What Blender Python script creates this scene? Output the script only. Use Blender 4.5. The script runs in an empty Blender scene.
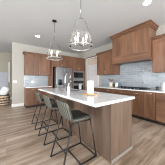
import bpy, bmesh, math, random
from mathutils import Vector, Matrix
random.seed(7)
S = bpy.context.scene
COL = S.collection

# ------------------------------------------------------------------ camera
cam_d = bpy.data.cameras.new('camera')
cam = bpy.data.objects.new('camera', cam_d)
COL.objects.link(cam)
cam.location = (0, 0, 1.22)
cam.rotation_euler = (math.radians(90), 0, -math.radians(36.7))
cam_d.sensor_width = 36
cam_d.lens = 36 * 102.6 / 165
cam_d.shift_y = -2.5 / 165
cam_d.clip_start = 0.02
S.camera = cam

# ------------------------------------------------------------------ world, daylight, exposure
W = bpy.data.worlds.new('world')
S.world = W
W.use_nodes = True
bg = W.node_tree.nodes['Background']
bg.inputs[0].default_value = (0.86, 0.93, 1.0, 1)
bg.inputs[1].default_value = 1.2


def area(name, loc, rot, sx, sy, power, color):
    l = bpy.data.lights.new(name, 'AREA')
    l.shape = 'RECTANGLE'
    l.size, l.size_y = sx, sy
    l.energy = power
    l.color = color
    o = bpy.data.objects.new(name, l)
    COL.objects.link(o)
    o.location = loc
    o.rotation_euler = rot
    return o


PI = math.pi
# daylight just outside the window wall behind the photographer and the glazed left wall
area('daylight_front', (0.3, -4.75, 1.35), (PI / 2, 0, 0), 6.2, 2.2, 265, (0.93, 0.97, 1.0))
area('daylight_left', (-4.75, 1.25, 1.3), (PI / 2, 0, -PI / 2), 2.7, 2.1, 118, (0.93, 0.97, 1.0))
area('daylight_side', (-4.75, 4.72, 1.3), (PI / 2, 0, -PI / 2), 0.62, 2.1, 42, (0.93, 0.97, 1.0))
S.view_settings.view_transform = 'Standard'
S.view_settings.look = 'None'
S.view_settings.gamma = 1
S.view_settings.use_curve_mapping = False
S.view_settings.exposure = 1.03
S.cycles.filter_width = 1.1


# ------------------------------------------------------------------ helpers
def srgb(r, g, b):
    def f(c):
        c /= 255
        return c / 12.92 if c <= 0.04045 else ((c + 0.055) / 1.055) ** 2.4
    return (f(r), f(g), f(b), 1)


def mat(name, col, rough=0.5, metal=0.0, **kw):
    m = bpy.data.materials.new(name)
    m.use_nodes = True
    b = m.node_tree.nodes['Principled BSDF']
    b.inputs['Base Color'].default_value = col
    b.inputs['Roughness'].default_value = rough
    b.inputs['Metallic'].default_value = metal
    for k, v in kw.items():
        b.inputs[k].default_value = v
    return m


def nodes(m):
    t = m.node_tree
    return t, t.nodes, t.links, t.nodes['Principled BSDF']


def coords(n, l, scale=(1, 1, 1)):
    tc = n.new('ShaderNodeTexCoord')
    mp = n.new('ShaderNodeMapping')
    mp.inputs['Scale'].default_value = scale
    l.new(tc.outputs['Object'], mp.inputs[0])
    return mp.outputs[0]


def ramp(n, l, fac, stops):
    r = n.new('ShaderNodeValToRGB')
    e = r.color_ramp.elements
    e[0].position, e[0].color = stops[0]
    e[1].position, e[1].color = stops[-1]
    for p, c in stops[1:-1]:
        x = e.new(p)
        x.color = c
    l.new(fac, r.inputs[0])
    return r.outputs[0]


def noise(n, l, vec, scale, detail=3.0, rough=0.55):
    x = n.new('ShaderNodeTexNoise')
    x.inputs['Scale'].default_value = scale
    x.inputs['Detail'].default_value = detail
    x.inputs['Roughness'].default_value = rough
    l.new(vec, x.inputs['Vector'])
    return x.outputs['Fac']


def bump(n, l, b, h, strength, dist=0.01):
    x = n.new('ShaderNodeBump')
    x.inputs['Strength'].default_value = strength
    x.inputs['Distance'].default_value = dist
    l.new(h, x.inputs['Height'])
    l.new(x.outputs[0], b.inputs['Normal'])


def wood(name, dark, light, scale, rough=0.42, blotch=2.0):
    m = mat(name, light, rough)
    t, n, l, b = nodes(m)
    g = noise(n, l, coords(n, l, scale), 1.0, 5.0, 0.6)
    s = noise(n, l, coords(n, l, tuple(blotch if v > 5 else blotch * .35 for v in scale)), 1.0, 2.0)
    mx = n.new('ShaderNodeMath')
    mx.operation = 'MULTIPLY_ADD'
    mx.inputs[1].default_value = 0.55
    l.new(g, mx.inputs[0])
    m2 = n.new('ShaderNodeMath')
    m2.operation = 'MULTIPLY'
    m2.inputs[1].default_value = 0.45
    l.new(s, m2.inputs[0])
    l.new(m2.outputs[0], mx.inputs[2])
    c = ramp(n, l, mx.outputs[0], [(0.28, dark), (0.64, light)])
    l.new(c, b.inputs['Base Color'])
    bump(n, l, b, g, 0.08, 0.004)
    return m


WD, WL = srgb(82, 54, 39), srgb(150, 108, 81)
M = {}
M['wood'] = wood('stained_wood', WD, WL, (14, 14, 1.2))
M['wood_y'] = wood('stained_wood_along_y', WD, WL, (22, 1.6, 22))
M['wood_x'] = wood('stained_wood_along_x', WD, WL, (1.6, 22, 22))
M['island'] = wood('island_wood', srgb(70, 53, 43), srgb(120, 99, 84), (12, 12, 1.0))
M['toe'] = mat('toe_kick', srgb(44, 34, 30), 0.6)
M['pale_wood'] = wood('pale_wood', srgb(176, 120, 72), srgb(222, 172, 122), (3, 30, 30))
M['wall'] = mat('wall_paint', srgb(190, 186, 177), 0.7)
M['wall_far'] = mat('far_wall_paint', srgb(182, 176, 160), 0.7)
M['ceil'] = mat('ceiling_paint', srgb(214, 217, 219), 0.75)
for k in ('wall', 'wall_far', 'ceil'):
    t, n, l, b = nodes(M[k])
    bump(n, l, b, noise(n, l, coords(n, l), 60), 0.06, 0.003)
M['white'] = mat('white_paint', srgb(236, 235, 232), 0.4)
M['door_white'] = mat('door_white', srgb(232, 226, 226), 0.35)
M['steel'] = mat('brushed_steel', srgb(162, 164, 168), 0.32, 1.0)
M['steel_dark'] = mat('dark_steel', srgb(100, 100, 104), 0.35, 1.0)
M['chrome'] = mat('polished_nickel', srgb(150, 150, 150), 0.16, 1.0)
M['nickel'] = mat('satin_nickel', srgb(146, 145, 143), 0.35, 1.0)
M['black_metal'] = mat('black_metal', srgb(24, 24, 26), 0.5, 0.0)
M['black_glass'] = mat('black_glass', srgb(14, 14, 17), 0.06)
M['black'] = mat('black_enamel', srgb(26, 26, 28), 0.35)
M['quartz'] = mat('white_quartz', srgb(247, 247, 248), 0.14)
t, n, l, b = nodes(M['quartz'])
l.new(ramp(n, l, noise(n, l, coords(n, l, (3, 3, 3)), 2.2, 6.0, 0.65),
           [(0.30, srgb(232, 232, 235)), (0.50, srgb(249, 249, 250))]), b.inputs['Base Color'])
M['ceramic'] = mat('white_ceramic', srgb(240, 240, 238), 0.2)
M['cream'] = mat('cream_ceramic', srgb(222, 212, 192), 0.3)
M['paper'] = mat('paper', srgb(248, 248, 248), 0.85)
M['plastic'] = mat('white_plastic', srgb(244, 243, 240), 0.4)
M['blue_glass'] = mat('blue_grey_glass', srgb(118, 140, 160), 0.1)
M['cloth'] = mat('white_cloth', srgb(238, 238, 236), 0.9)
M['trim_grey'] = mat('grey_trim_paint', srgb(134, 124, 116), 0.5)
M['panelling'] = mat('pale_grey_panelling', srgb(196, 198, 206), 0.6)
M['warm_panel'] = mat('warm_cream_panel', srgb(222, 202, 186), 0.5)
M['pull'] = mat('satin_pull', srgb(206, 204, 200), 0.35, 0.8)
M['candle'] = mat('candle_sleeve', srgb(240, 238, 230), 0.5)

# floor planks along x
m = M['floor'] = mat('plank_floor', srgb(170, 146, 126), 0.38)
t, n, l, b = nodes(m)
vec = coords(n, l)
br = n.new('ShaderNodeTexBrick')
br.offset = 0.37
br.inputs['Scale'].default_value = 1.0
br.inputs['Brick Width'].default_value = 1.45
br.inputs['Row Height'].default_value = 0.19
br.inputs['Mortar Size'].default_value = 0.0016
br.inputs['Mortar Smooth'].default_value = 0.2
br.inputs['Bias'].default_value = 0.0
br.inputs['Color1'].default_value = srgb(142, 120, 101)
br.inputs['Color2'].default_value = srgb(200, 180, 162)
br.inputs['Mortar'].default_value = srgb(80, 62, 50)
l.new(vec, br.inputs['Vector'])
g1 = noise(n, l, coords(n, l, (0.9, 15, 1)), 1.0, 6.0, 0.62)
g2 = noise(n, l, coords(n, l, (1.2, 3.2, 1)), 1.3, 3.0)
c1 = ramp(n, l, g1, [(0.36, srgb(98, 74, 56)), (0.48, srgb(178, 157, 138)), (0.64, srgb(220, 206, 192))])
mix = n.new('ShaderNodeMix')
mix.data_type = 'RGBA'
mix.inputs['Factor'].default_value = 0.45
l.new(br.outputs['Color'], mix.inputs['A'])
l.new(c1, mix.inputs['B'])
mix2 = n.new('ShaderNodeMix')
mix2.data_type = 'RGBA'
mix2.blend_type = 'MULTIPLY'
mix2.inputs['Factor'].default_value = 0.6
l.new(mix.outputs['Result'], mix2.inputs['A'])
l.new(ramp(n, l, g2, [(0.34, (0.50, 0.42, 0.35, 1)), (0.52, (1, .99, .98, 1))]), mix2.inputs['B'])
l.new(mix2.outputs['Result'], b.inputs['Base Color'])
bump(n, l, b, g1, 0.05, 0.003)


def tile_mat(name, u):
    m = mat(name, srgb(188, 194, 198), 0.1)
    t, n, l, b = nodes(m)
    tc = n.new('ShaderNodeTexCoord')
    sp = n.new('ShaderNodeSeparateXYZ')
    cb = n.new('ShaderNodeCombineXYZ')
    l.new(tc.outputs['Object'], sp.inputs[0])
    l.new(sp.outputs[u], cb.inputs[0])
    l.new(sp.outputs['Z'], cb.inputs[1])
    br = n.new('ShaderNodeTexBrick')
    br.offset = 0.5
    br.inputs['Scale'].default_value = 1
    br.inputs['Brick Width'].default_value = 0.23
    br.inputs['Row Height'].default_value = 0.078
    br.inputs['Mortar Size'].default_value = 0.004
    br.inputs['Mortar Smooth'].default_value = 0.3
    br.inputs['Color1'].default_value = srgb(156, 164, 171)
    br.inputs['Color2'].default_value = srgb(176, 183, 189)
    br.inputs['Mortar'].default_value = srgb(206, 209, 211)
    l.new(cb.outputs[0], br.inputs['Vector'])
    l.new(br.outputs['Color'], b.inputs['Base Color'])
    nz = noise(n, l, cb.outputs[0], 13.0, 1.0)
    ad = n.new('ShaderNodeMath')
    ad.operation = 'MULTIPLY_ADD'
    ad.inputs[1].default_value = -0.35
    l.new(br.outputs['Fac'], ad.inputs[0])
    l.new(nz, ad.inputs[2])
    bump(n, l, b, ad.outputs[0], 0.6, 0.012)
    return m


M['tile_y'] = tile_mat('grey_tile_range_wall', 'Y')
M['tile_x'] = tile_mat('grey_tile_back_wall', 'X')


def weave(name, c1, c2, s):
    m = mat(name, c2, 0.75)
    t, n, l, b = nodes(m)
    w = n.new('ShaderNodeTexWave')
    w.bands_direction = 'Y'
    w.inputs['Scale'].default_value = s
    w.inputs['Distortion'].default_value = 0.6
    w.inputs['Detail'].default_value = 1.0
    l.new(coords(n, l), w.inputs['Vector'])
    l.new(ramp(n, l, w.outputs['Fac'], [(0.2, c1), (0.8, c2)]), b.inputs['Base Color'])
    bump(n, l, b, w.outputs['Fac'], 0.5, 0.004)
    return m


M['stool_back'] = weave('grey_ribbed_fabric', srgb(58, 58, 52), srgb(110, 110, 101), 8)
M['stool_seat'] = weave('shaded_seat_fabric', srgb(34, 33, 28), srgb(54, 52, 44), 12)  # shade below the counter overhang is put into this dark seat colour
m = M['basket'] = mat('wicker', srgb(150, 122, 92), 0.8)
t, n, l, b = nodes(m)
w = n.new('ShaderNodeTexWave')
w.bands_direction = 'Z'
w.inputs['Scale'].default_value = 2.6
w.inputs['Distortion'].default_value = 2.5
w.inputs['Detail Scale'].default_value = 6.0
l.new(coords(n, l), w.inputs['Vector'])
l.new(ramp(n, l, w.outputs['Fac'], [(0.15, srgb(70, 52, 38)), (0.7, srgb(206, 184, 156))]), b.inputs['Base Color'])
bump(n, l, b, w.outputs['Fac'], 0.7, 0.012)


def emit(name, col, s):
    m = mat(name, col, 0.4)
    b = m.node_tree.nodes['Principled BSDF']
    b.inputs['Emission Color'].default_value = col
    b.inputs['Emission Strength'].default_value = s
    return m


M['bulb'] = emit('lit_bulb', (1.0, 0.86, 0.68, 1), 7)
M['led'] = emit('lit_downlight', (1.0, 0.95, 0.88, 1), 7)


def thin_glass(name, gloss, haze, tint=(1, 1, 1, 1)):
    m = bpy.data.materials.new(name)
    m.use_nodes = True
    t = m.node_tree
    n, l = t.nodes, t.links
    n.clear()
    out = n.new('ShaderNodeOutputMaterial')
    tr = n.new('ShaderNodeBsdfTransparent')
    tr.inputs[0].default_value = tint
    gl = n.new('ShaderNodeBsdfGlossy')
    gl.inputs['Roughness'].default_value = 0.05
    tl = n.new('ShaderNodeBsdfTranslucent')
    tl.inputs[0].default_value = (0.95, 0.95, 0.95, 1)
    a = n.new('ShaderNodeMixShader')
    a.inputs[0].default_value = haze
    l.new(tr.outputs[0], a.inputs[1])
    l.new(tl.outputs[0], a.inputs[2])
    lw = n.new('ShaderNodeLayerWeight')
    lw.inputs[0].default_value = gloss
    c = n.new('ShaderNodeMixShader')
    l.new(lw.outputs['Fresnel'], c.inputs[0])
    l.new(a.outputs[0], c.inputs[1])
    l.new(gl.outputs[0], c.inputs[2])
    l.new(c.outputs[0], out.inputs[0])
    return m


M['glass'] = thin_glass('clear_pane', 0.1, 0.0)
M['shade_glass'] = thin_glass('pendant_glass', 0.12, 0.14)


class MB:
    """collects shapes in world coordinates"""

    def __init__(s):
        s.bm = bmesh.new()

    def box(s, x0, x1, y0, y1, z0, z1, bev=0.0):
        x0, x1 = sorted((x0, x1))
        y0, y1 = sorted((y0, y1))
        z0, z1 = sorted((z0, z1))
        b = bmesh.new()
        r = bmesh.ops.create_cube(b, size=1)
        for v in b.verts:
            v.co = Vector(((x0 + x1) / 2 + v.co.x * (x1 - x0), (y0 + y1) / 2 + v.co.y * (y1 - y0),
                           (z0 + z1) / 2 + v.co.z * (z1 - z0)))
        if bev > 0:
            bmesh.ops.bevel(b, geom=b.edges[:], offset=bev, segments=2, affect='EDGES', profile=0.5)
        s.merge(b)
        return s

    def merge(s, b):
        me = bpy.data.meshes.new('tmp')
        b.to_mesh(me)
        b.free()
        s.bm.from_mesh(me)
        bpy.data.meshes.remove(me)

    def tube(s, pts, r, seg=8, cap=True, closed=False):
        pts = [Vector(p) for p in pts]
        k = len(pts)
        rings = []
        prev = None
        for i, p in enumerate(pts):
            if closed:
                d = pts[(i + 1) % k] - pts[i - 1]
            else:
                d = pts[min(i + 1, k - 1)] - pts[max(i - 1, 0)]
            d.normalize()
            if prev is None:
                a = Vector((0, 0, 1)) if abs(d.z) < 0.9 else Vector((1, 0, 0))
                u = d.cross(a).normalized()
            else:
                u = (prev - d * prev.dot(d)).normalized()
            prev = u
            v = d.cross(u)
            rr = r[i] if isinstance(r, (list, tuple)) else r
            rings.append([s.bm.verts.new(p + (u * math.cos(2 * PI * j / seg) + v * math.sin(2 * PI * j / seg)) * rr)
                          for j in range(seg)])
        for i in range(k if closed else k - 1):
            a, c = rings[i], rings[(i + 1) % k]
            for j in range(seg):
                f = s.bm.faces.new((a[j], a[(j + 1) % seg], c[(j + 1) % seg], c[j]))
                f.smooth = True
        if cap and not closed:
            s.bm.faces.new(rings[0][::-1])
            s.bm.faces.new(rings[-1])
        return s

    def lathe(s, prof, c, seg=24, cap=True):
        """prof: list of (r, z) ; c: centre xyz"""
        rings = []
        for r, z in prof:
            rings.append([s.bm.verts.new((c[0] + r * math.cos(2 * PI * j / seg), c[1] + r * math.sin(2 * PI * j / seg),
                                          c[2] + z)) for j in range(seg)])
        for a, b in zip(rings, rings[1:]):
            for j in range(seg):
                f = s.bm.faces.new((a[j], a[(j + 1) % seg], b[(j + 1) % seg], b[j]))
                f.smooth = True
        if cap:
            s.bm.faces.new(rings[0][::-1])
            s.bm.faces.new(rings[-1])
        return s

    def prism(s, poly, axis, a0, a1):
        """extrude a 2-D outline (p, q) along axis from a0 to a1; p,q are the other two axes in xyz order"""
        def P(p, q, a):
            return {'x': (a, p, q), 'y': (p, a, q), 'z': (p, q, a)}[axis]
        A = [s.bm.verts.new(P(p, q, a0)) for p, q in poly]
        B = [s.bm.verts.new(P(p, q, a1)) for p, q in poly]
        k = len(poly)
        for i in range(k):
            s.bm.faces.new((A[i], A[(i + 1) % k], B[(i + 1) % k], B[i]))
        s.bm.faces.new(A[::-1])
        s.bm.faces.new(B)
        return s

    def build(s, name, m, parent=None, origin=None):
        bmesh.ops.recalc_face_normals(s.bm, faces=s.bm.faces[:])
        o0 = Vector(origin) if origin is not None else (Vector(parent.get('_o', (0, 0, 0))) if parent else Vector())
        bmesh.ops.translate(s.bm, verts=s.bm.verts[:], vec=-o0)
        me = bpy.data.meshes.new(name)
        s.bm.to_mesh(me)
        s.bm.free()
        me.materials.append(M[m])
        o = bpy.data.objects.new(name, me)
        COL.objects.link(o)
        o['_o'] = tuple(o0)
        if parent:
            o.parent = parent
        else:
            o.location = o0
        return o


def tag(o, label, cat, group=None):
    o['label'] = label
    o['category'] = cat
    if group:
        o['group'] = group
    return o


def thing(name, loc, label, cat, group=None):
    o = bpy.data.objects.new(name, None)
    COL.objects.link(o)
    o.location = loc
    o.empty_display_size = 0.1
    o['_o'] = tuple(loc)
    return tag(o, label, cat, group)


def struct(o):
    o['kind'] = 'structure'
    return o


def bx(name, m, *a, parent=None, bev=0.0, origin=None):
    return MB().box(*a, bev=bev).build(name, m, parent, origin)


def copy_tree(o, parent=None):
    c = o.copy()
    COL.objects.link(c)
    if parent:
        c.parent = parent
    for ch in list(o.children):
        copy_tree(ch, c)
    return c


# face frames: ('x', X) is a face at x = X looking to -x ; ('y', Y) is a face at y = Y looking to -y
def fbox(mb, face, u0, u1, z0, z1, d0, d1, bev=0.0):
    """box on a cabinet face; d is the distance out of the face towards the room"""
    ax, p = face
    if ax == 'x':
        mb.box(p - d1, p - d0, u0, u1, z0, z1, bev)
    else:
        mb.box(u0, u1, p - d1, p - d0, z0, z1, bev)


def shaker(parent, face, u0, u1, z0, z1, m='wood', name='door', rail=0.068, handle=None, label=None):
    g = 0.005
    u0, u1, z0, z1 = u0 + g, u1 - g, z0 + g, z1 - g
    mb = MB()
    fbox(mb, face, u0, u0 + rail, z0, z1, 0.002, 0.026, 0.002)
    fbox(mb, face, u1 - rail, u1, z0, z1, 0.002, 0.026, 0.002)
    fbox(mb, face, u0 + rail, u1 - rail, z0, z0 + rail, 0.002, 0.026, 0.002)
    fbox(mb, face, u0 + rail, u1 - rail, z1 - rail, z1, 0.002, 0.026, 0.002)
    fbox(mb, face, u0 + rail - .004, u1 - rail + .004, z0 + rail - .004, z1 - rail + .004, 0.002, 0.006)
    d = mb.build(name, m, parent)
    if handle:
        pull(d, face, *handle)
    return d


def slab_front(parent, face, u0, u1, z0, z1, m, name='drawer', handle=None):
    mb = MB()
    fbox(mb, face, u0 + .005, u1 - .005, z0 + .005, z1 - .005, 0.002, 0.026, 0.003)
    d = mb.build(name, m, parent)
    if handle:
        pull(d, face, *handle)
    return d


def pull(d, face, u, z, kind, ln=0.13):
    """bar pull centred at (u, z); kind 'v' or 'h'"""
    ax, p = face

    def P(uu, dd, zz):
        return (p - dd, uu, zz) if ax == 'x' else (uu, p - dd, zz)
    mb = MB()
    du, dz = (0, ln / 2) if kind == 'v' else (ln / 2, 0)
    mb.tube([P(u - du, .05, z - dz), P(u + du, .05, z + dz)], .006, 8)
    for s in (-.8, .8):
        mb.tube([P(u + du * s, .020, z + dz * s), P(u + du * s, .05, z + dz * s)], .005, 8)
    h = mb.build('handle', 'pull', d)
    return h


def crown(parent, face, u0, u1, z0, z1, out=0.07, ret0=None, ret1=None, name='crown_molding'):
    """stepped crown along a face, with returns back to depth ret0/ret1 at the ends"""
    mb = MB()
    steps = [(z0, z0 + (z1 - z0) * .3, out * .35), (z0 + (z1 - z0) * .3, z0 + (z1 - z0) * .72, out * .7),
             (z0 + (z1 - z0) * .72, z1, out)]
    for a, b_, o in steps:
        fbox(mb, face, u0 - (o if ret0 else 0), u1 + (o if ret1 else 0), a, b_, 0.0, o, 0.004)
        if ret0:
            fbox(mb, face, u0 - o, u0, a, b_, -ret0, 0.0)
        if ret1:
            fbox(mb, face, u1, u1 + o, a, b_, -ret1, 0.0)
    return mb.build(name, 'wood_y' if face[0] == 'x' else 'wood_x', parent)


# ------------------------------------------------------------------ room shell
H = 2.93
XR, YB, XC, YF = 3.88, 5.60, 0.22, 7.90      # range wall, back wall, free end of the back wall, far wall
struct(bx('floor', 'floor', -4.6, XR + .15, -4.6, YF + .15, -0.1, 0))
struct(bx('ceiling', 'ceil', -4.6, XR + .15, -4.6, YF + .15, H, H + 0.12))
DY0, DY1, DZ = 3.86, 4.70, 2.44                # pantry door opening in the range wall
mb = MB()
mb.box(XR, XR + .15, -4.6, DY0, 0, H).box(XR, XR + .15, DY1, YF + .15, 0, H).box(XR, XR + .15, DY0, DY1, DZ, H)
struct(mb.build('wall_right', 'wall'))
struct(bx('wall_back', 'wall', XC, XR, YB, YB + .16, 0, H, bev=.004))
struct(bx('wall_far', 'wall_far', -4.6, XR, YF, YF + .15, 0, H))
# window wall behind the photographer, glazed left wall
mb = MB()
mb.box(-4.6, -2.8, -4.6, -4.45, 0, H).box(3.4, XR, -4.6, -4.45, 0, H).box(-2.8, 3.4, -4.6, -4.45, 2.45, H)
mb.box(-2.8, 3.4, -4.6, -4.45, 0, .25)
struct(mb.build('wall_front', 'wall'))
mb = MB()
mb.box(-4.6, -4.45, -4.45, -.1, 0, H).box(-4.6, -4.45, 5.03, YF, 0, H).box(-4.6, -4.45, -.1, 5.03, 2.35, H)
mb.box(-4.6, -4.45, -.1, 5.03, 0, .25).box(-4.6, -4.45, 2.6, 4.42, .25, 2.35)
struct(mb.build('wall_left', 'wall'))


def window(name, ax, p, u0, u1, z0, z1, div):
    mb = MB()
    t_ = .05

    def b(a0, a1, c0, c1):
        if ax == 'y':
            mb.box(a0, a1, p - .04, p + .04, c0, c1)
        else:
            mb.box(p - .04, p + .04, a0, a1, c0, c1)
    b(u0, u1, z0, z0 + t_)
    b(u0, u1, z1 - t_, z1)
    for i in range(div + 1):
        u = u0 + (u1 - u0 - t_) * i / div
        b(u, u + t_, z0 + t_, z1 - t_)
    w = struct(mb.build(name, 'white'))
    g = MB()
    if ax == 'y':
        g.box(u0 + .02, u1 - .02, p - .004, p + .004, z0 + .02, z1 - .02)
    else:
        g.box(p - .004, p + .004, u0 + .02, u1 - .02, z0 + .02, z1 - .02)
    g.build('pane', 'glass', w)
    return w


window('window_1', 'y', -4.52, -2.8, 3.4, .25, 2.45, 4)
window('window_2', 'x', -4.52, -.1, 2.6, .25, 2.35, 2)
window('window_3', 'x', -4.52, 4.42, 5.03, .25, 2.35, 1)
# pale panelling and a white upright casing on the far room's wall
mb = MB()
mb.box(-3.0, .10, YF - .02, YF - .0005, 0, 1.66)
for x in (-2.4, -1.8, -1.2, -.62, -.20, .05):
    mb.box(x - .025, x + .025, YF - .032, YF - .02, 0, 1.66, .003)
mb.box(-3.0, .10, YF - .036, YF - .02, 1.63, 1.69, .003)
struct(mb.build('trim_1', 'panelling'))
struct(bx('trim_2', 'white', .12, .205, YF - .06, YF - .0005, 1.08, 2.33, bev=.004))

# pantry door with casing and transom panel (range wall, beyond the counter)
dm = MB()
dm.box(XR + .05, XR + .09, DY0 + .01, DY1 - .01, 0.008, 2.04, .003)
for z0, z1 in ((.22, .95), (1.08, 1.92)):
    dm.box(XR + .044, XR + .052, DY0 + .13, DY1 - .13, z0, z1, .003)
door = struct(dm.build('door_2', 'door_white'))
mb = MB()
mb.box(XR - .02, XR, DY0 - .09, DY0, 0, DZ + .09, .004).box(XR - .02, XR, DY1, DY1 + .09, 0, DZ + .09, .004)
mb.box(XR - .02, XR, DY0, DY1, DZ, DZ + .09, .004)
mb.box(XR + .03, XR + .11, DY0, DY1, 2.045, 2.09)
mb.build('casing', 'white', door)
bx('header_trim', 'wood_y', XR - .04, XR - .0205, DY0 - .10, DY1 + .09, DZ + .05, DZ + .10, parent=door, bev=.003)
bx('transom_panel', 'warm_panel', XR + .06, XR + .09, DY0, DY1, 2.09, DZ, parent=door)
mb = MB()
mb.lathe([(.028, 0), (.028, .01)], (0, 0, 0), 16)
bmesh.ops.rotate(mb.bm, verts=mb.bm.verts[:], cent=(0, 0, 0), matrix=Matrix.Rotation(-PI / 2, 3, 'Y'))
bmesh.ops.translate(mb.bm, verts=mb.bm.verts[:], vec=(XR + .05, DY1 - .08, 1.0))
mb.tube([(XR + .05, DY1 - .08, 1.0), (XR, DY1 - .08, 1.0), (XR - .005, DY1 - .1, 1.0), (XR - .005, DY1 - .2, 1.0)], .01)
mb.build('door_handle', 'steel_dark', door)

# baseboards
struct(bx('baseboard_back', 'white', XC - .016, 0.685, YB - .016, YB, 0, .13, bev=.003))
struct(bx('baseboard_end', 'white', XC - .016, XC, YB + .0005, YB + .16, 0, .13, bev=.003))
struct(bx('baseboard_far', 'white', 0.11, XR, YF - .016, YF, 0, .13, bev=.003))

# ------------------------------------------------------------------ back wall run (faces -y)
YBASE, YUP, YT = 4.97, 5.25, 4.93
X0, X1, X2, X3 = 0.69, 1.82, 2.80, 3.872
bk = YB - .002
# backsplash of the back run
tag(bx('backsplash', 'tile_x', X0, X1 - .002, YB - .012, YB - .001, .915, 1.448),
    'small pale grey tile backsplash above the short counter left of the refrigerator', 'backsplash')
# upper cabinet with two doors
c = thing('wall_cabinet', (X0, YUP, 1.45), 'brown two-door wall cabinet left of the refrigerator, above the short counter',
          'cabinet')
bx('body', 'wood', X0, X1 - .002, YUP, bk, 1.45, 2.42, parent=c, bev=.002)
xm = (X0 + X1) / 2
shaker(c, ('y', YUP), X0, xm, 1.46, 2.40, handle=(xm - .035, 1.56, 'v'))
shaker(c, ('y', YUP), xm, X1, 1.46, 2.40, handle=(xm + .035, 1.56, 'v'))
mb = MB()
for a, b_, o in ((2.42, 2.445, .02), (2.445, 2.475, .045), (2.475, 2.50, .07)):
    mb.box(X0 - o, X1 - .002, YUP - o, bk, a, b_, .003)
mb.build('crown_molding', 'wood_x', c)
# base cabinet below
c = thing('base_cabinet', (X0, YBASE, 0), 'brown base cabinet under the short counter left of the refrigerator', 'cabinet')
bx('body', 'wood', X0, X1 - .002, YBASE, bk, .10, .878, parent=c, bev=.002)
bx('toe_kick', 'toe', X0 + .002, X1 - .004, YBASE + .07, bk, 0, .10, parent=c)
for i in range(2):
    a, b_ = (X0, xm) if i == 0 else (xm, X1)
    slab_front(c, ('y', YBASE), a, b_, .70, .875, 'wood_x', handle=((a + b_) / 2, .79, 'h'))
    shaker(c, ('y', YBASE), a, b_, .105, .695, handle=((b_ - .04 if i == 0 else a + .04), .6, 'v'))
tag(MB().box(X0 - .02, X1 - .002, YBASE - .035, YB - .013, .88, .915, .004).build('countertop', 'quartz'),
    'short white countertop left of the refrigerator', 'countertop')
# outlet on backsplash, switch on the wall end
o = thing('wall_outlet', (1.05, YB - .013, 1.12), 'white outlet plate on the tile under the left wall cabinet', 'outlet')
bx('cover_plate', 'plastic', 1.00, 1.115, YB - .02, YB - .0125, 1.06, 1.185, parent=o, bev=.003)
for z in (1.085, 1.13):
    bx('socket', 'white', 1.04, 1.075, YB - .023, YB - .02, z, z + .032, parent=o, bev=.001)
o = thing('light_switch', (.30, YB, 1.12), 'white light switch plate near the free end of the cream wall', 'switch')
bx('cover_plate', 'plastic', .25, .40, YB - .008, YB, 1.08, 1.2, parent=o, bev=.003)
for x in (.285, .345):
    bx('rocker', 'white', x - .017, x + .017, YB - .013, YB - .008, 1.107, 1.173, parent=o, bev=.002)

# refrigerator surround: side panel + bridge cabinet
c = thing('bridge_cabinet', (X1, YT, 0), 'brown cabinet bridging over the refrigerator with a tall side panel', 'cabinet')
bx('side_panel', 'wood', X1, X1 + .03, YT, bk, 0, 2.42, parent=c, bev=.002)
bx('body', 'wood', X1 + .03, X2 - .002, YT + .002, bk, 1.88, 2.42, parent=c)
xm2 = (X1 + .03 + X2) / 2
shaker(c, ('y', YT), X1 + .03, xm2, 1.89, 2.40, handle=(xm2 - .035, 1.97, 'v', .1))
shaker(c, ('y', YT), xm2, X2, 1.89, 2.40, handle=(xm2 + .035, 1.97, 'v', .1))
mb = MB()
for a, b_, o_ in ((2.42, 2.445, .02), (2.445, 2.475, .045), (2.475, 2.50, .07)):
    mb.box(X1 - o_ * .0 + .0, X2 - .002, YT - o_, bk, a, b_, .003)
mb.build('crown_molding', 'wood_x', c)
# oven tower cabinet
c = thing('oven_cabinet', (X2, YT, 0), 'tall brown cabinet housing the wall ovens between refrigerator and white door', 'cabinet')
mb = MB()
OX0, OX1 = 3.00, 3.76
mb.box(X2, OX0 - .001, YT, bk, .10, 2.42).box(OX1 + .001, X3, YT, bk, .10, 2.42)
mb.box(OX0 - .001, OX1 + .001, YT, bk, 1.742, 2.42).box(OX0 - .001, OX1 + .001, YT, bk, .10, .578)
mb.build('body', 'wood', c)
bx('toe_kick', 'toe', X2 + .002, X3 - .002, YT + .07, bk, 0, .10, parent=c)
shaker(c, ('y', YT), OX0 - .05, (OX0 + OX1) / 2, 1.77, 2.40, handle=((OX0 + OX1) / 2 - .035, 1.86, 'v', .1))
shaker(c, ('y', YT), (OX0 + OX1) / 2, OX1 + .05, 1.77, 2.40, handle=((OX0 + OX1) / 2 + .035, 1.86, 'v', .1))
slab_front(c, ('y', YT), OX0 - .05, OX1 + .05, .12, .56, 'wood_x', handle=((OX0 + OX1) / 2, .47, 'h'))
mb = MB()
for a, b_, o_ in ((2.42, 2.445, .02), (2.445, 2.475, .045), (2.475, 2.50, .07)):
    mb.box(X2, X3, YT - o_, bk, a, b_, .003)
mb.build('crown_molding', 'wood_x', c)
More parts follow.
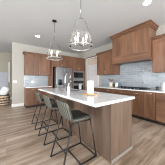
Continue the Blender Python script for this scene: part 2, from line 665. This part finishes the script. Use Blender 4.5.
# microwave + oven
c = thing('microwave', (OX0, YT, 1.18), 'stainless built-in microwave above the wall oven', 'microwave')
bx('body', 'steel', OX0, OX1, YT - .02, YT + .45, 1.20, 1.74, parent=c, bev=.004)
bx('door_window', 'black_glass', OX0 + .05, OX1 - .05, YT - .032, YT - .0205, 1.35, 1.66, parent=c, bev=.003)
MB().tube([(OX0 + .06, YT - .06, 1.30), (OX1 - .06, YT - .06, 1.30)], .011).tube(
    [(OX0 + .09, YT - .06, 1.30), (OX0 + .09, YT - .019, 1.30)], .008).tube(
    [(OX1 - .09, YT - .06, 1.30), (OX1 - .09, YT - .019, 1.30)], .008).build('handle', 'steel', c)
c = thing('wall_oven', (OX0, YT, .58), 'stainless wall oven with black glass below the microwave', 'oven')
bx('body', 'steel', OX0, OX1, YT - .02, YT + .45, .58, 1.198, parent=c, bev=.004)
bx('control_panel', 'black_glass', OX0 + .03, OX1 - .03, YT - .03, YT - .0205, 1.03, 1.17, parent=c, bev=.003)
bx('door_window', 'black_glass', OX0 + .05, OX1 - .05, YT - .032, YT - .0205, .64, .90, parent=c, bev=.003)
MB().tube([(OX0 + .06, YT - .065, .965), (OX1 - .06, YT - .065, .965)], .012).tube(
    [(OX0 + .09, YT - .065, .965), (OX0 + .09, YT - .019, .965)], .008).tube(
    [(OX1 - .09, YT - .065, .965), (OX1 - .09, YT - .019, .965)], .008).build('handle', 'steel', c)
mb = MB()
mb.box(3.36, 3.53, YT - .092, YT - .080, .68, .982, .003).box(3.36, 3.53, YT - .0505, YT - .0425, .74, .982, .003)
mb.box(3.36, 3.53, YT - .092, YT - .0425, .978, .988, .003)
tag(mb.build('dish_towel', 'cloth'), 'white dish towel hanging over the wall oven handle', 'towel')

# refrigerator
FX0, FX1, FY = X1 + .08, X2 - .06, 4.58
c = thing('refrigerator', (FX0, FY, 0), 'stainless french-door refrigerator with dispenser between brown cabinets', 'refrigerator')
bx('body', 'steel', FX0, FX1, FY + .07, YB - .05, .03, 1.82, parent=c, bev=.004)
fm = FX0 + (FX1 - FX0) * .5


def fdoor(a, b_, z0, z1, nm):
    return bx(nm, 'steel', a + .003, b_ - .003, FY, FY + .068, z0, z1, parent=c, bev=.01)


d1 = fdoor(FX0, fm, .72, 1.83, 'door')
bx('dispenser', 'black_glass', FX0 + .08, FX0 + .30, FY - .006, FY + .002, .98, 1.25, parent=d1, bev=.003)
d2 = fdoor(fm, FX1, .72, 1.83, 'door')
for dd, x in ((d1, fm - .045), (d2, fm + .045)):
    MB().tube([(x, FY - .055, .80), (x, FY - .055, 1.70)], .012).tube([(x, FY - .055, .86), (x, FY + .002, .86)], .009).tube(
        [(x, FY - .055, 1.64), (x, FY + .002, 1.64)], .009).build('handle', 'steel', dd)
for z0, z1 in ((.39, .71), (.06, .38)):
    dd = fdoor(FX0, FX1, z0, z1, 'drawer')
    MB().tube([(FX0 + .08, FY - .05, z1 - .06), (FX1 - .08, FY - .05, z1 - .06)], .012).tube(
        [(FX0 + .14, FY - .05, z1 - .06), (FX0 + .14, FY + .002, z1 - .06)], .009).tube(
        [(FX1 - .14, FY - .05, z1 - .06), (FX1 - .14, FY + .002, z1 - .06)], .009).build('handle', 'steel', dd)
for x in (FX0 + .06, FX1 - .06):
    for y in (FY + .12, YB - .12):
        MB().lathe([(.02, 0), (.02, .031)], (x, y, 0), 12).build('foot', 'black', c)

# ------------------------------------------------------------------ range wall run (faces -x)
XB, XU, XH = 3.30, 3.55, 3.33
YE = 3.56
YR = 0.30
xbk = XR - .002
tag(bx('backsplash', 'tile_y', XR - .012, XR - .001, YR, YE, .915, 1.84),
    'wide glossy grey tile backsplash behind the cooktop, under the range hood', 'backsplash')
FXF = ('x', XB)
# (y0, y1, kind, label)
units = [
    (2.99, YE, 'drawers', 'brown drawer base cabinet nearest the white door, under the utensil crock'),
    (2.40, 2.985, 'doors', 'brown base cabinet under the left end of the cooktop, beyond the island end'),
    (1.78, 2.395, 'doors', 'brown base cabinet under the middle of the cooktop'),
    (1.375, 1.775, 'doors1', 'brown single-door base cabinet under the right end of the cooktop'),
    (1.055, 1.37, 'tall', 'narrow brown pull-out base cabinet with a top bar handle right of the cooktop'),
    (.32, 1.05, 'drawers', 'brown three-drawer base cabinet under the white pitcher at right'),
]
for (a, b_, kind, lab) in units:
    c = thing('base_cabinet', (XB, a, 0), lab, 'cabinet')
    bx('body', 'wood', XB, xbk, a, b_, .10, .878, parent=c, bev=.002)
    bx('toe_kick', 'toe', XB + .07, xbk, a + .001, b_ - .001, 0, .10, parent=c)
    m_ = (a + b_) / 2
    if kind == 'drawers':
        for z0, z1 in ((.72, .875), (.42, .715), (.105, .415)):
            slab_front(c, FXF, a, b_, z0, z1, 'wood_y', handle=(m_, (z0 + z1) / 2 + .03, 'h'))
    elif kind == 'tall':
        shaker(c, FXF, a, b_, .105, .875, handle=(m_, .84, 'h', .16))
    else:
        slab_front(c, FXF, a, b_, .72, .875, 'wood_y', handle=(m_, .80, 'h'))
        if kind == 'doors1':
            shaker(c, FXF, a, b_, .105, .715, handle=(b_ - .04, .62, 'v'))
        else:
            shaker(c, FXF, a, m_, .105, .715, handle=(m_ - .04, .62, 'v'))
            shaker(c, FXF, m_, b_, .105, .715, handle=(m_ + .04, .62, 'v'))
tag(MB().box(XB - .04, XR - .013, YR, YE + .02, .88, .915, .004).build('countertop', 'quartz'),
    'long white countertop along the range wall under the cooktop', 'countertop')

# wall cabinets either side of the hood
HY0, HY1 = 1.24, 2.52


def wallcab(y0, y1, label, doors, r0, r1):
    c = thing('wall_cabinet', (XU, y0, 1.45), label, 'cabinet')
    bx('body', 'wood', XU, xbk, y0, y1, 1.45, 2.42, parent=c, bev=.002)
    for a, b_, hu in doors:
        shaker(c, ('x', XU), a, b_, 1.46, 2.40, handle=(hu, 1.56, 'v'))
    crown(c, ('x', XU), y0, y1, 2.42, 2.50, .06, (xbk - XU) if r0 else None, (xbk - XU) if r1 else None)
    return c


ym = (HY1 + .01 + YE) / 2
wallcab(HY1 + .012, YE, 'brown two-door wall cabinet between the range hood and the white door',
        [(HY1 + .012, ym, ym - .035), (ym, YE, ym + .035)], False, True)
wallcab(.30, HY0 - .012, 'brown wall cabinet right of the range hood',
        [(.30, .76, .725), (.76, HY0 - .012, .795)], False, False)

# range hood
c = thing('range_hood', (XH, HY0, 1.83), 'tall brown wooden range hood with crown above the cooktop', 'range hood')
mb = MB()
mb.box(XH, xbk, HY0, HY0 + .025, 2.06, 2.84).box(XH, xbk, HY1 - .025, HY1, 2.06, 2.84)
mb.box(XH, XH + .025, HY0 + .025, HY1 - .025, 2.06, 2.84).box(XH + .025, xbk, HY0 + .025, HY1 - .025, 2.06, 2.09)
mb.build('body', 'wood', c)
crown(c, ('x', XH), HY0, HY1, 2.80, 2.922, .085, xbk - XH, xbk - XH)
mb = MB()   # lower valance with moulding lips, open below
for (o_, z0, z1) in ((.0, 1.87, 2.06), (.022, 2.045, 2.085), (.022, 1.83, 1.875)):
    mb.box(XH - o_, XH + .03, HY0 - min(o_, .010), HY1 + min(o_, .010), z0, z1, .003)
    mb.box(XH + .03, xbk - .012, HY0 - min(o_, .010), HY0 + .03, z0, z1)
    mb.box(XH + .03, xbk - .012, HY1 - .03, HY1 + min(o_, .010), z0, z1)
mb.build('valance', 'wood_y', c)
mb = MB()
mb.box(XH + .032, xbk - .014, HY0 + .032, HY1 - .032, 1.86, 1.90, .004)
mb.build('vent_insert', 'steel_dark', c)

# cooktop
CY0, CY1, CX0, CX1 = 1.36, 2.42, 3.36, 3.82
c = thing('cooktop', ((CX0 + CX1) / 2, (CY0 + CY1) / 2, .915), 'wide black gas cooktop with grates set in the white counter', 'cooktop')
bx('base_plate', 'black_glass', CX0, CX1, CY0, CY1, .915, .925, parent=c, bev=.003)
k = 3
for i in range(k):
    a = CY0 + .03 + (CY1 - CY0 - .06) * i / k + .006
    b_ = CY0 + .03 + (CY1 - CY0 - .06) * (i + 1) / k - .006
    mb = MB()
    for x in (CX0 + .08, CX1 - .03):
        mb.box(x - .008, x + .008, a, b_, .948, .966, .003)
    for y in (a, (a + b_) / 2, b_):
        mb.box(CX0 + .08, CX1 - .03, y - .007, y + .007, .948, .966, .003)
    for x in (CX0 + .19, CX1 - .14):
        mb.box(x - .007, x + .007, a, b_, .950, .964, .003)
    for x in (CX0 + .08, CX1 - .03):
        for y in (a, b_):
            mb.box(x - .008, x + .008, y - .008, y + .008, .925, .95)
    mb.build('grate', 'black', c)
    for x in (CX0 + .17, CX1 - .13):
        MB().lathe([(.045, .925), (.045, .935), (.03, .938), (.03, .946), (.001, .946)], (x, (a + b_) / 2, 0), 18).build('burner', 'black', c)
for i in range(6):
    y = CY0 + .2 + (CY1 - CY0 - .4) * i / 5
    MB().lathe([(.02, .925), (.018, .95), (.001, .95)], (CX0 + .035, y, 0), 14).build('knob', 'steel', c)

# ------------------------------------------------------------------ island
IX0, IX1, IY0, IY1 = 1.225, 1.80, .952, 3.70
c = thing('kitchen_island', (IX0, IY0, 0), 'long brown kitchen island under the white slab, stools along its side', 'island')
bx('body', 'island', IX0 + .012, IX1 - .012, IY0 + .012, IY1 - .012, 0.0, .876, parent=c)
bx('end_panel', 'island', IX0, IX1, IY0 - .006, IY0 + .0115, 0, .876, parent=c, bev=.002)
# stool side: flat panels with stiles between
n_p = 4
for i in range(n_p):
    a = IY0 + .0125 + (IY1 - IY0 - .014) * i / n_p
    b_ = IY0 + .0125 + (IY1 - IY0 - .014) * (i + 1) / n_p
    bx('side_panel', 'island', IX0, IX0 + .0115, a + .002, b_ - .002, 0, .876, parent=c, bev=.002)
mb = MB()
mb.box(IX0 - .004, IX1 + .012, IY0 - .020, IY0 - .0065, 0, .055, .003)
mb.build('base_trim', 'trim_grey', c)
for i in range(4):
    a = IY0 + .02 + (IY1 - IY0 - .03) * i / 4
    b_ = IY0 + .02 + (IY1 - IY0 - .03) * (i + 1) / 4
    MB().box(IX1 - .0115, IX1 + .008, a + .002, b_ - .002, .1, .87, .003).build('door', 'island', c)
# slab with sink cut-out
SX0, SX1, SY0, SY1 = .89, 1.87, .925, 3.73
HX0, HX1, HY_0, HY_1 = 1.42, 1.76, 2.35, 3.0
mb = MB()
mb.box(SX0, SX1, SY0, HY_0, .88, .92).box(SX0, SX1, HY_1, SY1, .88, .92)
mb.box(SX0, HX0, HY_0, HY_1, .88, .92).box(HX1, SX1, HY_0, HY_1, .88, .92)
bmesh.ops.remove_doubles(mb.bm, verts=mb.bm.verts[:], dist=1e-5)
tag(mb.build('island_countertop', 'quartz'), 'large white quartz slab on top of the kitchen island', 'countertop')

# sink basin, let into the island slab
mb = MB()
e = .0015
mb.box(HX0 + e, HX0 + .012, HY_0 + e, HY_1 - e, .8775, .916).box(HX1 - .012, HX1 - e, HY_0 + e, HY_1 - e, .8775, .916)
mb.box(HX0 + .012, HX1 - .012, HY_0 + e, HY_0 + .012, .8775, .916).box(HX0 + .012, HX1 - .012, HY_1 - .012, HY_1 - e, .8775, .916)
mb.box(HX0 + .012, HX1 - .012, HY_0 + .012, HY_1 - .012, .8775, .882)
tag(mb.build('sink', 'steel'), 'stainless sink let into the white island slab beside the faucet', 'sink')

# faucet
fx, fy = 1.35, 2.62
c = thing('faucet', (fx, fy, .92), 'tall arched nickel faucet on the white island slab', 'faucet')
MB().lathe([(.044, 0), (.044, .012), (.036, .03), (.036, .12), (.031, .125)], (fx, fy, .92), 18).build('base', 'nickel', c)
AR = .085
pts = [(fx, fy, 1.04), (fx, fy, 1.15), (fx, fy, 1.30)]
rr = [.036, .038, .036]
for i in range(1, 9):
    a = PI - PI * i / 8
    pts.append((fx + AR + AR * math.cos(a), fy, 1.30 + .12 * math.sin(a)))
    rr.append(.035 - .0008 * i)
pts.append((fx + 2 * AR, fy, 1.235))
rr.append(.028)
MB().tube(pts, rr, 14).build('spout', 'nickel', c)
MB().tube([(fx + 2 * AR, fy, 1.236), (fx + 2 * AR, fy, 1.19), (fx + 2 * AR, fy, 1.11)], [.030, .036, .038], 14).build('spray_head', 'nickel', c)
MB().tube([(fx, fy - .03, 1.0), (fx, fy - .06, 1.01), (fx, fy - .11, 1.05)], .008).build('lever', 'nickel', c)

# soap bottle
bxx, byy = 1.113, 2.014
c = thing('soap_bottle', (bxx, byy, .92), 'slim white soap bottle standing on the island in front of the faucet', 'bottle')
MB().lathe([(.026, 0), (.029, .006), (.029, .13), (.024, .155), (.012, .165), (.012, .178)], (bxx, byy, .92), 18).build('body', 'plastic', c)
MB().lathe([(.014, .1785), (.014, .195), (.006, .198), (.006, .222), (.001, .222)], (bxx, byy, .92), 12).tube(
    [(bxx, byy, 1.142), (bxx + .035, byy - .01, 1.138)], .006, 8).build('pump', 'white', c)

# wooden board with paper towel roll
px_, py_ = 1.386, 1.586
a_ = math.radians(-37)
ux, uy = math.cos(a_), math.sin(a_)


def board(mb, L, Wd, z0, z1, cx, cy):
    poly = []
    for i in range(28):
        t_ = 2 * PI * i / 28
        cu = math.copysign(abs(math.cos(t_)) ** .55, math.cos(t_)) * L
        cv = math.copysign(abs(math.sin(t_)) ** .55, math.sin(t_)) * Wd
        poly.append((cx + cu * ux - cv * uy, cy + cu * uy + cv * ux))
    mb.prism(poly, 'z', z0, z1)


mb = MB()
board(mb, .145, .10, .9315, .948, px_, py_)
bd = mb.build('serving_board', 'pale_wood', None, (px_, py_, .92))
tag(bd, 'small pale wooden board on feet under the white paper roll on the island', 'board')
for su in (-.11, .11):
    for sv in (-.06, .06):
        MB().lathe([(.018, 0), (.02, .0115)], (px_ + su * ux - sv * uy, py_ + su * uy + sv * ux, .92), 12).build('foot', 'pale_wood', bd)
c = thing('paper_towel_roll', (px_, py_, .948), 'upright white paper towel roll on the small wooden board', 'paper towels')
MB().lathe([(.064, 0), (.067, .004), (.067, .252), (.064, .256), (.022, .256), (.022, .246)], (px_, py_, .948), 28).build('roll', 'paper', c)
MB().lathe([(.010, .247), (.010, .256), (.018, .258), (.018, .266), (.001, .268)], (px_, py_, .948), 14).build('rod', 'white', c)

# ------------------------------------------------------------------ range counter objects
cz = .915
cx_, cy_ = 3.68, 2.86
c = thing('utensil_crock', (cx_, cy_, cz), 'cream ceramic crock holding wooden utensils left of the cooktop', 'crock')
MB().lathe([(.07, 0), (.082, .01), (.086, .10), (.08, .19), (.084, .20), (.074, .20), (.070, .19), (.074, .1), (.07, .02), (.001, .018)],
           (cx_, cy_, cz), 24, cap=False).build('body', 'cream', c)


def spoon(dx, dy, ln, kind, label):
    b0 = Vector((cx_ + dx * .35, cy_ + dy * .35, cz + .022))
    d_ = Vector((dx, dy, .30)).normalized()
    o = thing('wooden_spoon' if kind else 'wooden_spatula', b0, label, 'utensil', 'wooden utensils in the cream crock')
    MB().tube([b0, b0 + d_ * ln], [.007, .006], 8).build('shaft', 'wood', o)
    h = MB()
    p0 = b0 + d_ * ln
    if kind:
        h.tube([p0 - d_ * .005, p0 + d_ * .02, p0 + d_ * .045, p0 + d_ * .07, p0 + d_ * .078], [.006, .022, .028, .018, .004], 10)
    else:
        h.tube([p0 - d_ * .005, p0 + d_ * .02, p0 + d_ * .08], [.006, .02, .026], 4)
    h.build('bowl' if kind else 'blade', 'wood', o)


spoon(-.05, .03, .27, True, 'wooden spoon leaning left towards the front of the cream crock')
spoon(.03, .05, .24, False, 'short wooden spatula leaning towards the white door in the cream crock')
spoon(.035, -.04, .25, True, 'wooden spoon leaning towards the cooktop in the cream crock')
spoon(-.03, -.055, .22, False, 'short wooden spatula leaning to the front right in the cream crock')
c = thing('pepper_mill', (3.70, 2.70, cz), 'dark brown pepper mill between the cream crock and white canister', 'mill')
MB().lathe([(.028, 0), (.028, .02), (.02, .05), (.024, .09)], (3.70, 2.70, cz), 16).build('body', 'wood', c)
MB().lathe([(.022, .0905), (.024, .12), (.016, .14), (.008, .15), (.001, .152)], (3.70, 2.70, cz), 16).build('cap', 'toe', c)
c = thing('canister', (3.68, 2.57, cz), 'white ceramic canister right of the utensil crock', 'canister')
MB().lathe([(.06, 0), (.065, .005), (.065, .165), (.06, .17)], (3.68, 2.57, cz), 24).build('body', 'ceramic', c)
MB().lathe([(.066, .1705), (.066, .185), (.02, .19), (.014, .208), (.001, .21)], (3.68, 2.57, cz), 24).build('lid', 'ceramic', c)
c = thing('oil_bottle', (3.77, 2.465, cz), 'blue grey bottle between the white canister and the cooktop', 'bottle')
MB().lathe([(.03, 0), (.032, .005), (.032, .12), (.014, .16), (.012, .20)], (3.77, 2.465, cz), 18).build('body', 'blue_glass', c)
MB().lathe([(.013, .2005), (.013, .22), (.001, .221)], (3.77, 2.465, cz), 12).build('stopper', 'steel_dark', c)
mx_, my_ = 3.755, 1.165
c = thing('mug', (mx_, my_, cz), 'dark grey mug against the tile right of the cooktop', 'mug')
MB().lathe([(.038, 0), (.043, .006), (.044, .10), (.039, .10), (.038, .012), (.001, .01)], (mx_, my_, cz), 22, cap=False).build('body', 'steel_dark', c)
MB().tube([(mx_ - .03, my_ - .032, cz + .08), (mx_ - .045, my_ - .05, cz + .075), (mx_ - .045, my_ - .05, cz + .035),
           (mx_ - .03, my_ - .032, cz + .03)], .006).build('handle', 'steel_dark', c)
wx, wy = 3.55, .925
c = thing('pitcher', (wx, wy, cz), 'white ceramic pitcher on the counter at the right edge', 'pitcher')
MB().lathe([(.05, 0), (.062, .01), (.07, .09), (.056, .17), (.05, .20), (.058, .235), (.052, .235), (.045, .2), (.05, .17), (.062, .09), (.05, .02), (.001, .018)],
           (wx, wy, cz), 26, cap=False).build('body', 'ceramic', c)
MB().tube([(wx + .005, wy + .05, cz + .2), (wx + .005, wy + .10, cz + .2), (wx + .005, wy + .112, cz + .14), (wx + .005, wy + .068, cz + .08)],
          .008).build('handle', 'nickel', c)

# ------------------------------------------------------------------ bar stools
def sheet(prof, wid, wrap_z, wrap_x, th, nv=9):
    """closed padded sheet: prof (x,z) rows, half width per row, edge lift"""
    bm = bmesh.new()
    top, bot = [], []
    k = len(prof)
    for i, (x, z) in enumerate(prof):
        a = Vector(prof[max(i - 1, 0)])
        b_ = Vector(prof[min(i + 1, k - 1)])
        tdir = (b_ - a).normalized()
        nrm = Vector((tdir.y, -tdir.x))          # points to the front / up side
        if nrm.y < 0 and abs(nrm.y) > abs(nrm.x):
            nrm = -nrm
        if abs(nrm.x) >= abs(nrm.y) and nrm.x < 0:
            nrm = -nrm
        r0, r1 = [], []
        for j in range(nv):
            v = -1 + 2 * j / (nv - 1)
            y = v * wid[i]
            xx, zz = x + wrap_x[i] * v * v, z + wrap_z[i] * v * v
            h = th / 2 * (1 - .35 * v ** 4)
            r0.append(bm.verts.new((xx + nrm.x * h, y, zz + nrm.y * h)))
            r1.append(bm.verts.new((xx - nrm.x * h, y, zz - nrm.y * h)))
        top.append(r0)
        bot.append(r1)
    for i in range(k - 1):
        for j in range(nv - 1):
            bm.faces.new((top[i][j], top[i][j + 1], top[i + 1][j + 1], top[i + 1][j]))
            bm.faces.new((bot[i][j], bot[i + 1][j], bot[i + 1][j + 1], bot[i][j + 1]))
        for j in (0, nv - 1):
            bm.faces.new((top[i][j], top[i + 1][j], bot[i + 1][j], bot[i][j]))
    for i in (0, k - 1):
        for j in range(nv - 1):
            bm.faces.new((top[i][j], top[i][j + 1], bot[i][j + 1], bot[i][j]))
    for f in bm.faces:
        f.smooth = True
    return bm


def make_stool():
    t_ = thing('bar_stool', (0, 0, 0), 'x', 'stool', 'counter stools along the island')
    sp = [(.225, .612), (.215, .632), (.14, .638), (.02, .630), (-.09, .632), (-.128, .642)]
    mb = MB()
    mb.merge(sheet(sp, [.185, .198, .205, .207, .206, .203], [.012, .014, .018, .022, .03, .032], [-.01] * 6, .034))
    seat = mb.build('seat', 'stool_back', t_)
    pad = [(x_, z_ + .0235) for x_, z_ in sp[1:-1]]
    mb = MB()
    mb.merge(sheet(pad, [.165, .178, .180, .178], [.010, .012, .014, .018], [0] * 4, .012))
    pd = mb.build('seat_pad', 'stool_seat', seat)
    pd['label'] = 'seat pad darkened with the shade under the counter'
    bp = [(-.131, .640), (-.158, .668), (-.176, .72), (-.202, .79), (-.228, .86), (-.243, .90), (-.248, .917)]
    mb = MB()
    mb.merge(sheet(bp, [.203, .202, .200, .194, .186, .176, .15], [.030, .016, .006, 0, 0, 0, -.008], [.0, .015, .028, .034, .034, .034, .034], .026))
    mb.build('backrest', 'stool_back', t_)
    r = .011
    for s in (1, -1):
        MB().tube([(-.295, s * .2, r), (-.125, s * .168, .628)], r).build('leg', 'black_metal', t_)
        MB().tube([(.295, s * .212, r), (.195, s * .175, .632)], r).build('leg', 'black_metal', t_)
        MB().tube([(-.295, s * .2, r), (.295, s * .212, r)], r).build('side_rail', 'black_metal', t_)
        MB().tube([(-.13, s * .168, .604), (.2, s * .175, .604)], .009).build('seat_rail', 'black_metal', t_)
    MB().tube([(.295, -.212, r), (.295, .212, r)], r).build('front_rail', 'black_metal', t_)
    MB().tube([(0, -.206, r), (0, .206, r)], r).build('floor_bar', 'black_metal', t_)
    zz = .25
    fx_ = -.295 + .17 * (zz - r) / (.628 - r)
    fy_ = .2 - .032 * (zz - r) / (.628 - r)
    MB().tube([(fx_, -fy_, zz), (fx_, fy_, zz)], .009).build('stretcher', 'black_metal', t_)
    return t_


st = make_stool()
labels = ['grey backed bar stool nearest the camera, at the near end of the island',
          'grey backed bar stool in the middle of the three along the island',
          'grey backed bar stool farthest from the camera, near the short white counter']
for i, y in enumerate((1.395, 2.155, 2.90)):
    o = st if i == 0 else copy_tree(st)
    o.location = (.86, y, 0)
    o['label'] = labels[i]

# ------------------------------------------------------------------ pendants
def make_pendant():
    t_ = thing('pendant_light', (0, 0, 0), 'x', 'pendant light', 'glass pendants over the island')
    Z0 = H
    MB().lathe([(.065, H - .001), (.065, H - .018), (.03, H - .03), (.001, H - .03)], (0, 0, 0), 20).build('canopy', 'black_metal', t_)
    MB().tube([(0, 0, H - .028), (0, 0, 2.36)], .006, 8).build('rod', 'chrome', t_)
    prof = [(.222, 1.845), (.205, 1.92), (.172, 2.04), (.143, 2.15), (.112, 2.25), (.085, 2.315), (.058, 2.355), (.028, 2.373)]
    ca, sa = math.cos(math.radians(-36)), math.sin(math.radians(-36))
    path = [(q * ca, q * sa, z) for q, z in prof] + [(0, 0, 2.378)] + [(-q * ca, -q * sa, z) for q, z in prof[::-1]]
    MB().tube(path, .0065, 8).build('arch', 'nickel', t_)
    MB().tube([(.226 * math.cos(2 * PI * i / 40), .226 * math.sin(2 * PI * i / 40), 1.838) for i in range(40)], .012, 8,
              closed=True).build('ring', 'pull', t_)
    MB().lathe([(.19, 2.06), (.198, 1.95), (.208, 1.852)], (0, 0, 0), 36, cap=False).build('glass_shade', 'shade_glass', t_)
    MB().lathe([(.03, 1.86), (.036, 1.872), (.03, 1.90), (.012, 1.91), (.001, 1.912)], (0, 0, 0), 16).build('hub', 'nickel', t_)
    for k in range(4):
        a = k * PI / 2 + .5
        x, y = .112 * math.cos(a), .112 * math.sin(a)
        s = MB().tube([(.02 * math.cos(a), .02 * math.sin(a), 1.885), (.06 * math.cos(a), .06 * math.sin(a), 1.87), (x, y, 1.885)], .006, 8)
        cd = s.build('candle_arm', 'chrome', t_)
        MB().lathe([(.013, 1.885), (.013, 1.975)], (x, y, 0), 12).build('sleeve', 'candle', cd)
        MB().lathe([(.008, 1.976), (.014, 1.99), (.015, 2.005), (.011, 2.03), (.003, 2.055)], (x, y, 0), 12).build('bulb', 'bulb', cd)
    return t_


pn = make_pendant()
pl = ['near glass and nickel pendant hanging over the near part of the island',
      'farther glass and nickel pendant hanging before the left wall cabinet']
for i, y in enumerate((1.556, 2.86)):
    o = pn if i == 0 else copy_tree(pn)
    o.location = (1.12, y, 0)
    o['label'] = pl[i]

# recessed ceiling lights
for i, (x, y, lab) in enumerate(((2.50, .97, 'recessed round ceiling light in front of the range hood, upper right'),
                                 (.99, 4.26, 'small recessed round ceiling light near the back wall, left of the far pendant'))):
    c = thing('recessed_light', (x, y, H), lab, 'ceiling light', 'recessed ceiling lights')
    MB().lathe([(.095, -.001), (.095, -.006), (.075, -.008), (.075, -.001)], (x, y, H), 28, cap=False).build('trim_ring', 'white', c)
    MB().lathe([(.074, -.001), (.074, -.004), (.001, -.0045)], (x, y, H), 28).build('lens', 'led', c)

# ------------------------------------------------------------------ basket with blanket in the far room
qx, qy = -.10, 6.35
c = thing('wicker_basket', (qx, qy, 0), 'brown woven basket on the floor beside the free end of the cream wall', 'basket')
MB().lathe([(.20, 0), (.235, .03), (.26, .2), (.262, .42), (.255, .5), (.235, .5), (.242, .42), (.24, .2), (.21, .04), (.001, .03)],
           (qx, qy, 0), 30, cap=False).build('body', 'basket', c)
for s in (1, -1):
    MB().tube([(qx + s * .235, qy - .07, .49), (qx + s * .262, qy - .06, .56), (qx + s * .262, qy + .06, .56), (qx + s * .235, qy + .07, .49)],
              .014).build('handle', 'basket', c)
# plump white cushion standing tilted in the basket
bm = bmesh.new()
bmesh.ops.create_icosphere(bm, subdivisions=4, radius=1)
for v in bm.verts:
    q = v.co.copy()

    def sq(a):
        return math.copysign(abs(a) ** .6, a)
    edge = max(abs(q.x), abs(q.z))
    v.co = Vector((sq(q.x) * .16, q.y * .085, sq(q.z) * .24))
    f_ = 1 + .06 * (abs(q.x) * abs(q.z))
    v.co.x *= f_
    v.co.z *= f_
rot = Matrix.Rotation(math.radians(24), 3, 'Y') @ Matrix.Rotation(math.radians(14), 3, 'X')
for v in bm.verts:
    v.co = rot @ v.co + Vector((qx + .035, qy, .66))
for f in bm.faces:
    f.smooth = True
mb = MB()
mb.merge(bm)
tag(mb.build('cushion', 'cloth', None, (qx, qy, .45)), 'white cushion standing tilted in the woven basket', 'cushion')

for o in S.objects:
    if '_o' in o:
        del o['_o']
